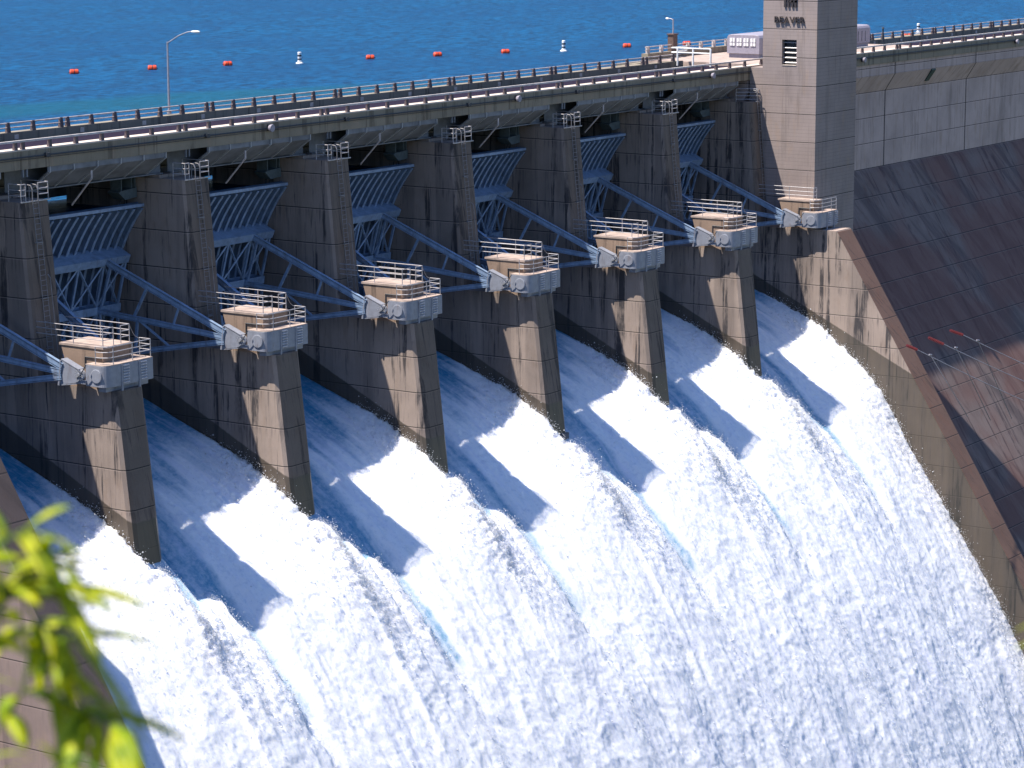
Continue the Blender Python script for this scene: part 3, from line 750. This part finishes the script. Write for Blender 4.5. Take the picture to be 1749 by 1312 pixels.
# ------------------------------------------------------------------ buoys
obs = [(114.3, 113.7, 'leftmost orange float of the line on the lake'), (124.5, 110.7, 'orange float just left of the street lamp'), (134.9, 107.8, 'orange float right of the street lamp, before the first white marker'), (153.9, 100.5, 'orange float just right of the first white marker'), (163.1, 96.7, 'orange float midway between the two white markers'), (172.6, 92.7, 'orange float just left of the second white marker'), (191.7, 86.0, 'orange float just right of the second white marker'), (200.5, 81.9, 'orange float beyond the small lamp post left of the shed'), (234.0, 65.3, 'orange float seen over the rail right of the tower')]
b0 = None
for x, y, lab in obs:
    if b0 is None:
        b0 = empty('float_buoy')
        m = MB(); m.lathe([(.12, -.50), (.30, -.47), (.36, -.38), (.36, -.06), (.30, -.05), (.30, .05), (.36, .06), (.36, .38), (.30, .47), (.12, .50)], (0, 0, .15), 14, 'x'); m.build('float_drum', MAT['orange'], b0, smooth=False)
        m = MB(); m.lathe([(.315, -.04), (.315, .04)], (0, 0, .15), 14, 'x'); m.lathe([(.05, -.62), (.05, .62)], (0, 0, .15), 6, 'x'); m.build('cable_band', MAT['dark'], b0)
        index_children(); o = b0
    else: o = copy_tree(b0)
    o.location = (-117.4 + .949 * (x + 117.4), -105.46 + .949 * (y + 105.46), 6.9); o.rotation_euler = (0, 0, math.radians(-34 + random.uniform(-14, 14)))
    tag(o, lab, 'buoy', 'orange floats in a line across the lake')
b0 = None
for x, y, lab in [(142.1, 102.4, 'white banded marker buoy on the lake, the one at the left'), (179.7, 88.3, 'white banded marker buoy on the lake, the one left of the tower'), (243.2, 67.9, 'white banded marker buoy on the lake beyond the rail right of the tower')]:
    if b0 is None:
        b0 = empty('marker_buoy')
        m = MB(); m.lathe([(.20, -.2), (.42, -.1), (.45, .05), (.40, .16), (.24, .22)], (0, 0, 0), 14); m.build('float_collar', MAT['white'], b0, smooth=False)
        m = MB(); m.lathe([(.23, .20), (.22, 1.30), (.18, 1.36)], (0, 0, 0), 14); m.build('marker_body', MAT['white'], b0)
        m = MB(); m.lathe([(.236, .45), (.233, .62)], (0, 0, 0), 14); m.lathe([(.232, .85), (.230, 1.05)], (0, 0, 0), 14); m.build('band', MAT['orangeband'] if 'orangeband' in MAT else MAT['dark'], b0)
        index_children(); o = b0
    else: o = copy_tree(b0)
    o.location = (-117.4 + .949 * (x + 117.4), -105.46 + .949 * (y + 105.46), 6.9); tag(o, lab, 'buoy', 'white marker buoys on the lake')

# ------------------------------------------------------------------ spillway water
def vnoise(x, y, seed):
    """smooth value noise on arrays, numpy only"""
    rs = np.random.RandomState(seed); T = rs.rand(256, 256).astype(np.float32)
    xi = np.floor(x).astype(np.int64); yi = np.floor(y).astype(np.int64); fx = x - xi; fy = y - yi
    fx = fx * fx * (3 - 2 * fx); fy = fy * fy * (3 - 2 * fy)
    a = T[xi & 255, yi & 255]; b = T[(xi + 1) & 255, yi & 255]; c = T[xi & 255, (yi + 1) & 255]; d = T[(xi + 1) & 255, (yi + 1) & 255]
    return (a * (1 - fx) + b * fx) * (1 - fy) + (c * (1 - fx) + d * fx) * fy
def fbm(x, y, seed, oct=4, g=.5):
    s = 0; a = 1; t = 0
    for k in range(oct): s = s + a * vnoise(x * 2 ** k + 17.3 * k, y * 2 ** k - 9.1 * k, seed + k); t += a; a *= g
    return s / t
def billow(x, y, seed, oct=3, g=.55):
    s = 0; a = 1; t = 0
    for k in range(oct): s = s + a * (1 - np.abs(2 * vnoise(x * 2 ** k + 5.7 * k, y * 2 ** k + 3.9 * k, seed + k) - 1) ** 1.0); t += a; a *= g
    return s / t
def sstep(e0, e1, x): t = np.clip((x - e0) / (e1 - e0), 0, 1); return t * t * (3 - 2 * t)
# profile (y, z) of the smooth sheet
PY = [14.6, 13.5, 11.5, 9.56, 7.2, 4.85, 2.5, .3, -1.5, -3.7, -5.46, -8.29, -11.08, -13.85, -16.64, -19.39, -24.5, -30.5, -37.0]
PZ = [-4.5, -4.75, -5.3, -6.05, -7.05, -8.25, -9.5, -10.9, -12.2, -14.0, -15.6, -19.0, -22.8, -26.8, -31.4, -36.2, -46.0, -58.0, -71.0]
py = np.array(PY); pz = np.array(PZ)
arc = np.concatenate([[0], np.cumsum(np.hypot(np.diff(py), np.diff(pz)))])
ds = .105; dx = .115
sv = np.arange(0, arc[-1] - 12, ds)
# smooth the profile
fine_s = np.linspace(0, arc[-1], 2000); fy = np.interp(fine_s, arc, py); fz = np.interp(fine_s, arc, pz)
ker = np.hanning(121); ker /= ker.sum()
fyp = np.pad(fy, 60, mode='reflect', reflect_type='odd'); fzp = np.pad(fz, 60, mode='reflect', reflect_type='odd')
fy = np.convolve(fyp, ker, 'valid'); fz = np.convolve(fzp, ker, 'valid')
Yb = np.interp(sv, fine_s, fy); Zb = np.interp(sv, fine_s, fz)
ty = np.gradient(Yb, sv); tz = np.gradient(Zb, sv); tl = np.hypot(ty, tz); ty /= tl; tz /= tl
ny_, nz_ = tz * 1.0, -ty * 1.0                         # normal, pointing up and downstream
sgn = np.where(nz_ < 0, -1, 1); ny_ = ny_ * sgn; nz_ = nz_ * sgn
xv = np.arange(-15.06, 84.56, dx)
X, Sg = np.meshgrid(xv, sv); Yg = np.repeat(Yb[:, None], len(xv), 1)
c0 = PC[0]
bay = (X - (c0 + 1.22)) / 14.63 + 1; ib = np.floor(bay); u = (bay - ib) * 14.63      # metres from the left pier's right face
u = np.where(X < c0 - 1.22, X + 14.9, u); 
wdt = 12.19
v = wdt - u                                            # metres to the next pier's left face (negative over the pier)
s_nose = np.interp(-(-1.6), -fy[::1], fine_s) if False else np.interp(1.6, -fy, fine_s)   # where y = -1.6
ahead = Sg - s_nose                                    # metres past the nose, along the chute
# shape: the sheet piles up against the right-hand pier and keeps a ragged crest past the nose
warp = (fbm(X * .5, Sg * .22, 3, 3) - .5)
pile = np.exp(-np.clip(v + .6 * warp, 0, 99) / 1.5) * sstep(4.0, 16.0, Sg) * .95
past = sstep(-.3, 1.0, ahead)
ur = np.where(v >= 0, u, u - 14.63)                    # metres from the left pier's right face; negative over the pier strip
rag = 1.1 * (fbm(X * .8, Sg * .55, 63, 3) - .5) + .5 * (vnoise(X * 2.2, Sg * 1.8, 64) - .5)
c1 = sstep(.35, -.35, ur + 1.35 - .10 * np.clip(ahead, 0, 20) * 0 + rag * .9)       # crest of the left bay spilling past the nose
h = np.where(ur >= 0, pile, 0.0)
h = np.where(ur < 0, past * (1.0 * c1 - .90 * (1 - c1) * (1 - sstep(3, 12, ahead))), h)
r2on = sstep(3.2, 5.2, ahead + rag * 2.0 + (np.random.RandomState(4).uniform(-1.4, 1.4, 12)[np.clip(ib.astype(int) + 1, 0, 11)]))
c2 = sstep(.30, -.30, ur - 2.0 - .03 * np.clip(ahead, 0, 20) + rag * .8) * (ur < 6)
h2 = (.60 * c2 * r2on) * (1 - sstep(4, 22, ahead))
trough = np.exp(-((ur - 3.3 + .05 * np.clip(ahead, 0, 20)) / 1.0) ** 2) * (ur > -3) * sstep(0, 4, ahead) * (1 - sstep(6, 20, ahead))
brnd = np.random.RandomState(9).uniform(.55, 1.25, 12)[np.clip(ib.astype(int) + 1, 0, 11)]
h2 = h2 * brnd; trough = trough * brnd
h = np.maximum(h * (1 - .97 * sstep(3, 11, ahead)), h2) - .55 * trough - .95 * np.exp(-np.clip(ur, 0, 99) / 3.0) * (ur >= 0) * (1 - sstep(3, 12, ahead))
h = h + np.where(X < -9, 1.9 * np.exp(-(X + 15.05) / 1.7) * sstep(3, 13, Sg), 0)
# foaminess: 0 = smooth blue-green water, 1 = white broken water
rough_s = sstep(9.5, 17.5, Sg + warp * 7 + 7.0 * (fbm(X * 1.3, Sg * .10, 41, 4) - .5))
edge_f = np.exp(-np.clip(v, 0, 99) / 2.1) * sstep(6.5, 14.0, Sg + warp * 4)
calm = np.clip(sstep(4.6, 2.6, ur + rag * .5) * (ur > -1.35) * (1 - sstep(11, 15, ahead + rag * 2)), 0, 1) * (1 - c2 * r2on)
calm = np.where(ur < 0, calm * (1 - c1), calm)
foam = np.maximum(rough_s, edge_f) * (1 - calm)
foam = np.clip(np.where(ur < 0, np.maximum(foam, past * c1), foam), 0, 1)
foam = np.clip(np.maximum(foam, c2 * r2on), 0, 1)
calm_r = 1 - .80 * calm
sx = X + 1.6 * (fbm(X * .35, Sg * .2, 70, 2) - .5); ss = Sg + 2.5 * (fbm(X * .3, Sg * .15, 75, 2) - .5)
big = fbm(sx * .30, ss * .07, 11, 3) - .5
rdg = billow(X * .9 + .25 * warp, Sg * .11 + .3 * warp, 83, 3, .5) - .5
b1 = billow(sx * .8, ss * .48, 21, 3) - .5
b2 = billow(sx * 1.6, ss * .85, 31, 2) - .5
b3 = billow(sx * 3.4, ss * 2.3, 37, 2) - .5
b4 = vnoise(sx * 6.5, ss * 4.6, 91) - .5
streakn = fbm(X * 1.5, Sg * .10, 51, 3) - .5
grow = .45 + .55 * sstep(14, 34, Sg); up_ = 3.0 - 2.0 * sstep(14, 25, Sg)
disp = h + foam * calm_r * (grow * (.70 * big + .17 * rdg + .13 * b1) + up_ * (.045 * b2 + .035 * b3 + .03 * b4)) + (1 - foam * calm_r) * streakn * .07 * sstep(1, 8, Sg)
edge_boost = np.exp(-np.abs(v) / 1.3) * sstep(8, 14, Sg) * (1 - np.where(X > 82, .5, 1.0) * sstep(1, 10, ahead)) * (ur > 6) + c1 * past * (ur < 0) * (1 - sstep(2, 10, ahead)) + c2 * r2on * (1 - sstep(6, 14, ahead)) * .4
disp = disp + edge_boost * (.16 * b2 + .15 * b3 + .17 * b4)
ov2 = c2 * r2on
NYv = ny_[:, None]; NZv = nz_[:, None]
VX = X; VY = Yg + disp * NYv; VZ = Zb[:, None] + disp * NZv
nr, nc = X.shape
co = np.stack([VX, VY, VZ], -1).reshape(-1, 3).astype(np.float32)
ii = np.arange(nr * nc).reshape(nr, nc)
q = np.stack([ii[:-1, :-1], ii[1:, :-1], ii[1:, 1:], ii[:-1, 1:]], -1).reshape(-1, 4)
me = bpy.data.meshes.new('spillway_water')
me.vertices.add(len(co)); me.vertices.foreach_set('co', co.ravel())
me.loops.add(q.size); me.loops.foreach_set('vertex_index', q.ravel().astype(np.int32))
me.polygons.add(len(q)); me.polygons.foreach_set('loop_start', np.arange(0, q.size, 4, dtype=np.int32))
me.polygons.foreach_set('use_smooth', np.ones(len(q), dtype=bool))
me.update(calc_edges=True)
at = me.attributes.new('foam', 'FLOAT', 'POINT'); at.data.foreach_set('value', (foam * calm_r + (1 - foam * calm_r) * np.clip(.05 + .5 * streakn + .20 * sstep(3, 16, Sg), .02, .34)).ravel().astype(np.float32))
kf = N('spillway_foam'); fa = kf.t.nodes.new('ShaderNodeAttribute'); fa.attribute_name = 'foam'; f_ = fa.outputs['Fac']
p = kf.pos(); n1 = kf.noise(p, 2.6, 6, .72); n2 = kf.noise(p, .9, 4, .6)
ff = kf.math('ADD', f_, kf.math('MULTIPLY', kf.math('SUBTRACT', n1, .5), .55), clamp=True)
c = kf.mix(kf.ramp(ff, .0, .62), (.025, .23, .40), (.78, .785, .82))
xx_, yy_, zz_ = kf.sep(p); fl_ = kf.comb(xx_, kf.math('MULTIPLY', yy_, .12), kf.math('MULTIPLY', zz_, .12))
n3 = kf.noise(fl_, .8, 5, .62, 1.2); n4 = kf.noise(fl_, 3.2, 4, .6, .8)
c = kf.mix(kf.math('MULTIPLY', kf.ramp(n1, .50, .66), .38), c, (.44, .50, .62))
c = kf.mix(kf.math('MULTIPLY', kf.ramp(n3, .50, .68), .38), c, (.64, .65, .80))
c = kf.mix(kf.math('MULTIPLY', kf.ramp(n4, .52, .70), .28), c, (.55, .66, .78))
kf.col(c); kf.rough(kf.ramp(ff, 0, .6, .28, .85)); kf.b.inputs['Specular IOR Level'].default_value = .3
kf.bump(kf.math('ADD', n1, kf.noise(kf.comb(kf.sep(p)[0], kf.math('MULTIPLY', kf.sep(p)[1], .3), kf.math('MULTIPLY', kf.sep(p)[2], .3)), 3.0, 5, .7, .6)), .55, .07)
kf.b.inputs['Subsurface Weight'].default_value = 1.0; kf.b.inputs['Subsurface Radius'].default_value = (.8, .85, 1.0); kf.b.inputs['Subsurface Scale'].default_value = .40
me.materials.append(kf.m)
wo = bpy.data.objects.new('spillway_water', me); COL.objects.link(wo); tag(wo, kind='structure')
# concrete ogee under the sheet
m = MB(); prof = [(y + .9, z - 1.6) for y, z in zip(PY, PZ)]
m.prism([(16.0, -6.0), *prof[1:], (30, -73), (30, -6)], -15.05, 84.5); tag(m.build('spillway_chute', MAT['dam']), kind='structure')

# ------------------------------------------------------------------ spray thrown up along the edges
rs = np.random.RandomState(5)
wgt = (edge_boost * .9 + .015 * foam * calm_r * sstep(12, 20, Sg) + .35 * np.clip(ov2 * (1 - ov2) * 4, 0, 1)) * (foam > .25)
wgt[:, (xv < -14.6)] = 0
inside = (v < 0) & (ahead < .3); wgt[inside] = 0
pr_ = (wgt / wgt.sum()).ravel(); NS = 100000
pick = rs.choice(len(pr_), NS, p=pr_)
hgt = rs.exponential(.17, NS); size = rs.uniform(.008, .024, NS) * (1 + (rs.rand(NS) < .06) * 1.0)
bx_ = co[pick] + np.stack([rs.normal(0, .06, NS), NYv.repeat(nc, 1).ravel()[pick] * hgt, NZv.repeat(nc, 1).ravel()[pick] * hgt], -1)
tet = np.array([(1, 1, 1), (-1, -1, 1), (-1, 1, -1), (1, -1, -1)], dtype=np.float32)
V4 = (bx_[:, None, :] + tet[None] * size[:, None, None]).reshape(-1, 3).astype(np.float32)
F4 = (np.array([(0, 1, 2), (0, 3, 1), (0, 2, 3), (1, 3, 2)])[None] + (np.arange(NS) * 4)[:, None, None]).reshape(-1, 3)
me = bpy.data.meshes.new('water_spray'); me.vertices.add(len(V4)); me.vertices.foreach_set('co', V4.ravel())
me.loops.add(F4.size); me.loops.foreach_set('vertex_index', F4.ravel().astype(np.int32)); me.polygons.add(len(F4)); me.polygons.foreach_set('loop_start', np.arange(0, F4.size, 3, dtype=np.int32)); me.update(calc_edges=True)
ks = N('spray_drops'); ks.col((.74, .755, .79)); ks.rough(.5); me.materials.append(ks.m)
o = bpy.data.objects.new('water_spray', me); COL.objects.link(o)
tag(o, 'white drops of spray leaping along the ragged edges of the falling water', 'spray', kind='stuff')

# ------------------------------------------------------------------ power lines at the lower right
def polyline_at(pts): return [Vector(p) for p in pts]
def power_line(a, b, ext, label):
    """insulator string from a to b, wire from b out to ext"""
    t = empty('power_line', a, label=label, cat='power line'); a = Vector(a); b = Vector(b); e = Vector(ext)
    m = MB(); d = (b - a); n = 11
    m.tube((0, 0, 0), tuple(d), .035, 6)
    for k in range(n):
        c = d * ((k + .5) / n); dn = d.normalized(); m.tube(tuple(c - dn * .03), tuple(c + dn * .03), .12, 10, .06)
    m.build('insulator', MAT['insul'], t)
    m = MB(); P = []
    for k in range(13):
        u = k / 12; q = b.lerp(e, u) - a; q.z -= 1.2 * math.sin(math.pi * u) * .35; P.append(tuple(q))
    m.path(P, .035, 5); m.build('conductor', MAT['wire'], t)
    return t
WD = Vector((30, -.0, -7.4))
power_line((84.4, -12, -9.0), (86.9, -12, -9.72), (132, -12, -24.0), 'grey cable with red insulator at its end, uppermost of the lines at the lower right')
power_line((80.3, -12, -9.02), (83.2, -12, -9.98), (128, -12, -24.2), 'grey cable with red insulator at its end, middle of the lines at the lower right')
power_line((76.3, -12, -9.1), (78.2, -12, -9.72), (124, -12, -25.0), 'grey cable, lowest of the lines at the lower right, its end over the wall edge')
for (a, b, lab) in (((89.9, -12, -10.6), (97.5, -12, -18.6), 'thin dropper cable hanging from the uppermost power line'), ((85.6, -12, -10.6), (93.0, -12, -18.0), 'thin dropper cable hanging from the middle power line'), ((80.7, -12, -10.5), (88.3, -12, -16.9), 'thin dropper cable hanging from the lowest power line')):
    m = MB(); m.tube((0, 0, 0), tuple(Vector(b) - Vector(a)), .035, 5); m.tube((-.2, 0, 0.04), (.25, 0, -.04), .07, 6)
    o = m.build('dropper_cable', MAT['wire']); o.location = a; tag(o, lab, 'cable')

# ------------------------------------------------------------------ blurred foliage close to the camera
R = [Vector(r) for r in R_]; CP = Vector((-117.395941, -105.457455, 27.3261893))
kv = N('leaf'); geo = kv.t.nodes.new('ShaderNodeObjectInfo'); n = kv.noise(kv.pos(), 14, 3)
kv.col(kv.mix(kv.ramp(n, .35, .65), (.20, .32, .005), (.62, .62, .01))); kv.rough(.5)
tr = kv.t.nodes.new('ShaderNodeBsdfTranslucent'); tr.inputs[0].default_value = (.75, .80, .02, 1)
mx = kv.t.nodes.new('ShaderNodeMixShader'); mx.inputs[0].default_value = .5; kv.L.new(kv.b.outputs[0], mx.inputs[1]); kv.L.new(tr.outputs[0], mx.inputs[2]); kv.L.new(mx.outputs[0], kv.t.nodes['Material Output'].inputs[0])
kd = plain('twig', (.05, .10, .01), .7)
rr = random.Random(11)
def leaf(m, base, d, L, wd, bend, nrm):
    """a long leaf as a thin curved solid strip"""
    d = d.normalized(); side = d.cross(nrm).normalized(); n = 7; rings = []
    for k in range(n + 1):
        u = k / n; c = base + d * L * u + nrm * bend * L * (u * u) * -1
        w_ = wd * (math.sin(math.pi * min(1, u * .93 + .05)) ** .8) + .0006; th = .0007
        rings.append([tuple(c - side * w_), tuple(c + nrm * th), tuple(c + side * w_), tuple(c - nrm * th)])
    m.loft(rings)
def shrub(root, stems, label, name='leafy_branch'):
    t = empty(name, root, label=label, cat='plant'); root = Vector(root)
    st = MB(); lv = MB()
    for pts in stems:
        P = [Vector(p) - root for p in pts]
        for a, b in zip(P[:-1], P[1:]): st.tube(tuple(a), tuple(b), .006, 6, .005)
        for a, b in zip(P[:-1], P[1:]):
            for k in range(6):
                q = a.lerp(b, rr.random()); ax = (b - a).normalized()
                dirv = (ax * .7 + Vector((rr.uniform(-1, 1), rr.uniform(-1, 1), rr.uniform(-.8, .5)))).normalized()
                leaf(lv, q, dirv, rr.uniform(.13, .26), rr.uniform(.018, .032), rr.uniform(.2, .7), Vector((rr.uniform(-.4, .4), rr.uniform(-.4, .4), 1)).normalized())
    st.build('stem', kd, t); lv.build('foliage', kv.m, t, smooth=True)
    return t
def w(px, py, d):      # a spot on the hillside bush, worked out from the photograph
    v = R[0] * ((px - 874.5) / 4596.75) + R[1] * ((py - 656.0) / 4596.75) + R[2]; return tuple(CP + v * d)
def stem(pts): return [w(*p) for p in pts]
shrub(w(-260, 1560, 7.6), [stem([(-260, 1560, 7.6), (-60, 1330, 7.6), (40, 1180, 7.7), (60, 1060, 7.7), (20, 980, 7.7), (-10, 905, 7.8)]),
    stem([(40, 1180, 7.7), (110, 1195, 7.6), (165, 1225, 7.5), (215, 1245, 7.4)]), stem([(60, 1060, 7.7), (85, 1075, 7.6), (140, 1095, 7.5)])],
    'blurred bright green leafy branch at the lower left in front of the training wall')
shrub(w(-200, 1500, 7.2), [stem([(-200, 1500, 7.2), (-20, 1400, 7.2), (60, 1340, 7.1), (130, 1290, 7.1), (190, 1330, 7.0)]), stem([(-20, 1400, 7.2), (-60, 1150, 7.3), (10, 1010, 7.4), (60, 960, 7.4), (105, 945, 7.4)]), stem([(-60, 1150, 7.3), (5, 1020, 7.4), (55, 985, 7.4), (110, 1000, 7.4)]), stem([(-60, 1150, 7.3), (-120, 1000, 7.3), (0, 930, 7.4), (50, 900, 7.4)])],
    'blurred yellow-green leafy branch in the bottom left corner')
shrub(w(1900, 1250, 8.6), [stem([(1900, 1250, 8.6), (1860, 1120, 8.5), (1812, 1060, 8.5)])], 'tiny blurred yellow-green leaf tip at the right edge of the picture')
